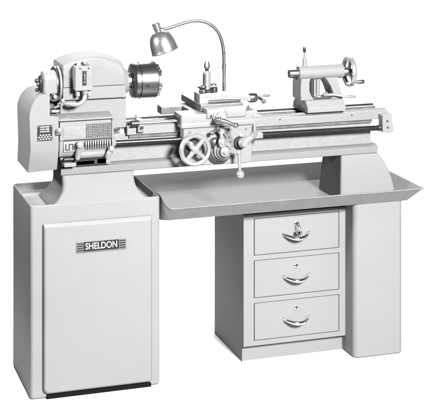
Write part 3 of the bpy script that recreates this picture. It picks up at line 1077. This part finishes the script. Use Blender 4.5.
# tool post
mb = MB()
mb.revolve([(0.029, 0), (0.029, 0.010), (0.024, 0.013), (0.0, 0.013)], (0.725, 0.12, 1.0885), (0, 0, 1), 36)
mb.box(0.690, 0.766, 0.108, 0.134, 1.103, 1.112, 0.003)
mb.build('rocker_ring', M['dark'], CA)
mb = MB()
mb.revolve([(0.0145, 0.0), (0.0145, 0.070), (0.0125, 0.078), (0.0, 0.078)], (0.7255, 0.12, 1.093), (0, 0, 1), 32)
tp = mb.build('tool_post', M['polish'], CA)
mb = MB()
mb.box(0.7085, 0.7125, 0.106, 0.121, 1.102, 1.160)
mb.cyl((0.7255, 0.12, 1.170), (0.7255, 0.12, 1.180), 0.0075)
mb.build('post_slot', M['black'], CA)
mb = MB()
mb.revolve([(0.006, 0.0), (0.0105, 0.004), (0.0115, 0.014), (0.009, 0.026), (0.006, 0.031), (0.0, 0.032)], (0.7255, 0.12, 1.178), (0, 0, 1), 6)
mb.build('post_screw', M['satin'], CA)
mb = MB()
for x, y, z, h in ((0.703, 0.100, 1.0885, 0.020), (0.757, 0.132, 1.0865, 0.024)):
    mb.revolve([(0.016, 0), (0.016, h * 0.5), (0.013, h * 0.75), (0.0, h)], (x, y, z), (0, 0, 1), 18)
mb.build_each('clamp_nut', M['dark'], CA)
mb = MB()
mb.ball((0.703, 0.100, 1.113), 0.012, 18, 1.2, 1, 0.7)
mb.ball((0.757, 0.132, 1.113), 0.011, 18, 1.2, 1, 0.7)
mb.build_each('nut_cap', M['satin'], CA)

# ================================================================== tailstock
TS = thing('tailstock', 'pale cast tailstock with barrel, quill and handwheel on the right part of the bed', 'tailstock', (1.22, 0.155, 0.98))
ty = 0.155
mb = MB()
mb.prism([(0.074, 0.988), (0.074, 1.008), (0.098, 1.034), (0.212, 1.034), (0.238, 1.008), (0.238, 0.988)], 'x', 1.136, 1.302, 0.003)
base_ = mb.build('tailstock_base', M['paint'], TS)
mb = MB()
mb.box(1.130, 1.137, 0.090, 0.225, 0.9885, 1.000, 0.001)
mb.build('base_wiper', M['dark'], TS)
mb = MB()
out = [(1.112, 1.030), (1.117, 1.062), (1.121, 1.090), (1.124, 1.125), (1.290, 1.125), (1.286, 1.095), (1.296, 1.062), (1.306, 1.030)]
y0, y1 = 0.108, 0.202
# left pillar, right slanted pillar, sill; leaving a real window between them
mb.prism([(1.120, 1.0335), (1.119, 1.062), (1.119, 1.092), (1.122, 1.122), (1.163, 1.122), (1.158, 1.104), (1.158, 1.070), (1.166, 1.050), (1.180, 1.0335)], 'y', y0, y1, 0.003)
mb.prism([(1.252, 1.0335), (1.265, 1.048), (1.252, 1.084), (1.234, 1.112), (1.225, 1.122), (1.282, 1.122), (1.284, 1.104), (1.293, 1.074), (1.304, 1.0335)], 'y', y0, y1, 0.003)
mb.build_each('tailstock_body', M['paint'], TS)
mb = MB()
mb.revolve([(0.022, 0.0), (0.028, 0.001), (0.0295, 0.005), (0.0295, 0.030), (0.0285, 0.032), (0.0285, 0.190), (0.0265, 0.197), (0.020, 0.198), (0.0, 0.198)], (1.124, ty, 1.138), (1, 0, 0), 48)
mb.build('barrel', M['paint'], TS)
mb = MB()
mb.revolve([(0.0, 0.012), (0.009, 0.012), (0.0105, 0.0), (0.0165, 0.0), (0.018, 0.002), (0.018, 0.045), (0.0, 0.045)], (1.086, ty, 1.137), (1, 0, 0), 36)
mb.build('quill', M['satin'], TS)
mb = MB()
mb.revolve([(0.0095, 0.0), (0.0, 0.0005)], (1.0875, ty, 1.137), (1, 0, 0), 24)
mb.build('quill_socket', M['black'], TS)
mb = MB()
mb.cyl((1.212, ty, 1.034), (1.212, ty, 1.118), 0.009)
mb.revolve([(0.022, 0), (0.022, 0.010), (0.016, 0.014), (0.0, 0.014)], (1.212, ty, 1.0335), (0, 0, 1), 24)
mb.build('clamp_bolt', M['bright'], TS)
mb = MB()
mb.box(1.182, 1.196, 0.150, 0.19, 1.034, 1.118, 0.001)
mb.box(1.175, 1.250, 0.120, 0.19, 1.0335, 1.040, 0.001)
mb.build('clamp_block', M['dark'], TS)
mb = MB()
mb.tube([(1.225, 0.120, 1.050), (1.262, 0.098, 1.053), (1.300, 0.088, 1.046), (1.330, 0.090, 1.043), (1.354, 0.092, 1.040)], [0.007, 0.006, 0.0055, 0.007, 0.004], 14)
mb.ball((1.235, 0.125, 1.050), 0.012)
mb.build('clamp_lever', M['polish'], TS)
mb = MB()
mb.cyl((1.155, ty, 1.160), (1.1545, ty, 1.200), 0.0095, 0.0078, ch=0.0015)
mb.cyl((1.1545, ty, 1.200), (1.1540, ty, 1.226), 0.0036)
mb.build('quill_lock', M['polish'], TS)
mb = MB()
mb.revolve([(0.004, 0.0), (0.0066, 0.006), (0.0062, 0.018), (0.004, 0.024), (0.0, 0.025)], (1.154, ty, 1.221), (-0.02, 0, 1), 20)
mb.build('lock_knob', M['black'], TS)
th = Vector((1.352, ty, 1.134))
mb = MB()
rim_only(mb, th, (1, 0, 0), 0.063, 0.011, 0.015)
for k in range(3):
    a = R(100 + 120 * k)
    d = Vector((0, math.cos(a), math.sin(a)))
    mb.tube([th + d * 0.008 + Vector((-0.004, 0, 0)), th + d * 0.03, th + d * 0.055], [0.010, 0.0065, 0.0075], 14)
mb.build('handwheel', M['polish'], TS)
mb = MB()
mb.revolve([(0.014, -0.030), (0.018, -0.022), (0.018, -0.008), (0.013, 0.006), (0.010, 0.012), (0.0, 0.013)], th, (1, 0, 0), 32)
mb.build('wheel_hub', M['satin'], TS)
mb = MB()
d = Vector((0, math.cos(R(228)), math.sin(R(228)))) * 0.052
mb.revolve([(0.0042, 0.0), (0.0055, 0.012), (0.0085, 0.030), (0.0095, 0.042), (0.0075, 0.050), (0.0, 0.053)], th + d, (1, 0, 0), 24)
mb.build('wheel_handle', M['chuck'], TS)

# ================================================================== work lamp
LP = thing('work_lamp', 'small bell shaded lamp on a curved gooseneck rising behind the carriage', 'lamp', (0.845, 0.265, 1.0205))
ly = 0.265
mb = MB()
mb.revolve([(0.024, 0), (0.024, 0.006), (0.014, 0.010), (0.010, 0.03), (0.0, 0.03)], (0.845, ly, 1.0205), (0, 0, 1), 28)
mb.build('lamp_base', M['dark'], LP)
neck = spline([(0.845, ly, 1.03), (0.845, ly, 1.10), (0.845, ly, 1.181), (0.8425, ly, 1.228), (0.834, ly, 1.271), (0.817, ly, 1.306), (0.789, ly, 1.334), (0.756, ly, 1.349), (0.721, ly, 1.353), (0.687, ly, 1.349), (0.649, ly, 1.339), (0.616, ly, 1.330), (0.580, ly, 1.322)], 8)
mb = MB()
mb.tube(neck, 0.0066, 16)
mb.build('gooseneck', M['satin'], LP)
mb = MB()
mb.cyl((0.845, ly, 1.150), (0.845, ly, 1.172), 0.0082, ch=0.001)
mb.cyl((0.845, ly, 1.215), (0.8435, ly, 1.222), 0.0080, ch=0.001)
mb.ball((0.582, ly, 1.322), 0.010)
mb.build_each('neck_ferrule', M['satin'], LP)
ax = Vector((0.040, -0.012, -0.122)).normalized()
top = Vector((0.5535, ly - 0.004, 1.351))
mb = MB()
mb.revolve([(0.0, 0.0), (0.013, 0.0), (0.0155, 0.003), (0.0155, 0.012), (0.0135, 0.014), (0.0155, 0.016), (0.0155, 0.027), (0.013, 0.030), (0.013, 0.040), (0.0, 0.040)], top, ax, 28)
mb.build('lamp_socket', M['lamp'], LP)
mb = MB()
sp = [(0.012, 0.036), (0.020, 0.037), (0.030, 0.042), (0.039, 0.051), (0.046, 0.064), (0.0505, 0.080), (0.0530, 0.096), (0.0540, 0.108), (0.0545, 0.1155), (0.0562, 0.1170), (0.0568, 0.1190), (0.0562, 0.1210), (0.0552, 0.1225),
      (0.0535, 0.1220), (0.0525, 0.110), (0.0515, 0.096), (0.049, 0.081), (0.0445, 0.066), (0.0375, 0.0535), (0.029, 0.045), (0.012, 0.039)]
mb.revolve(sp, top, ax, 56)
mb.build('lamp_shade', M['lamp'], LP, smooth=50)
mb = MB()
mb.revolve([(0.011, 0.040), (0.013, 0.050), (0.024, 0.075), (0.027, 0.090), (0.020, 0.106), (0.0, 0.114)], top, ax, 28)
mb.build('lamp_bulb', M['letter'], LP)
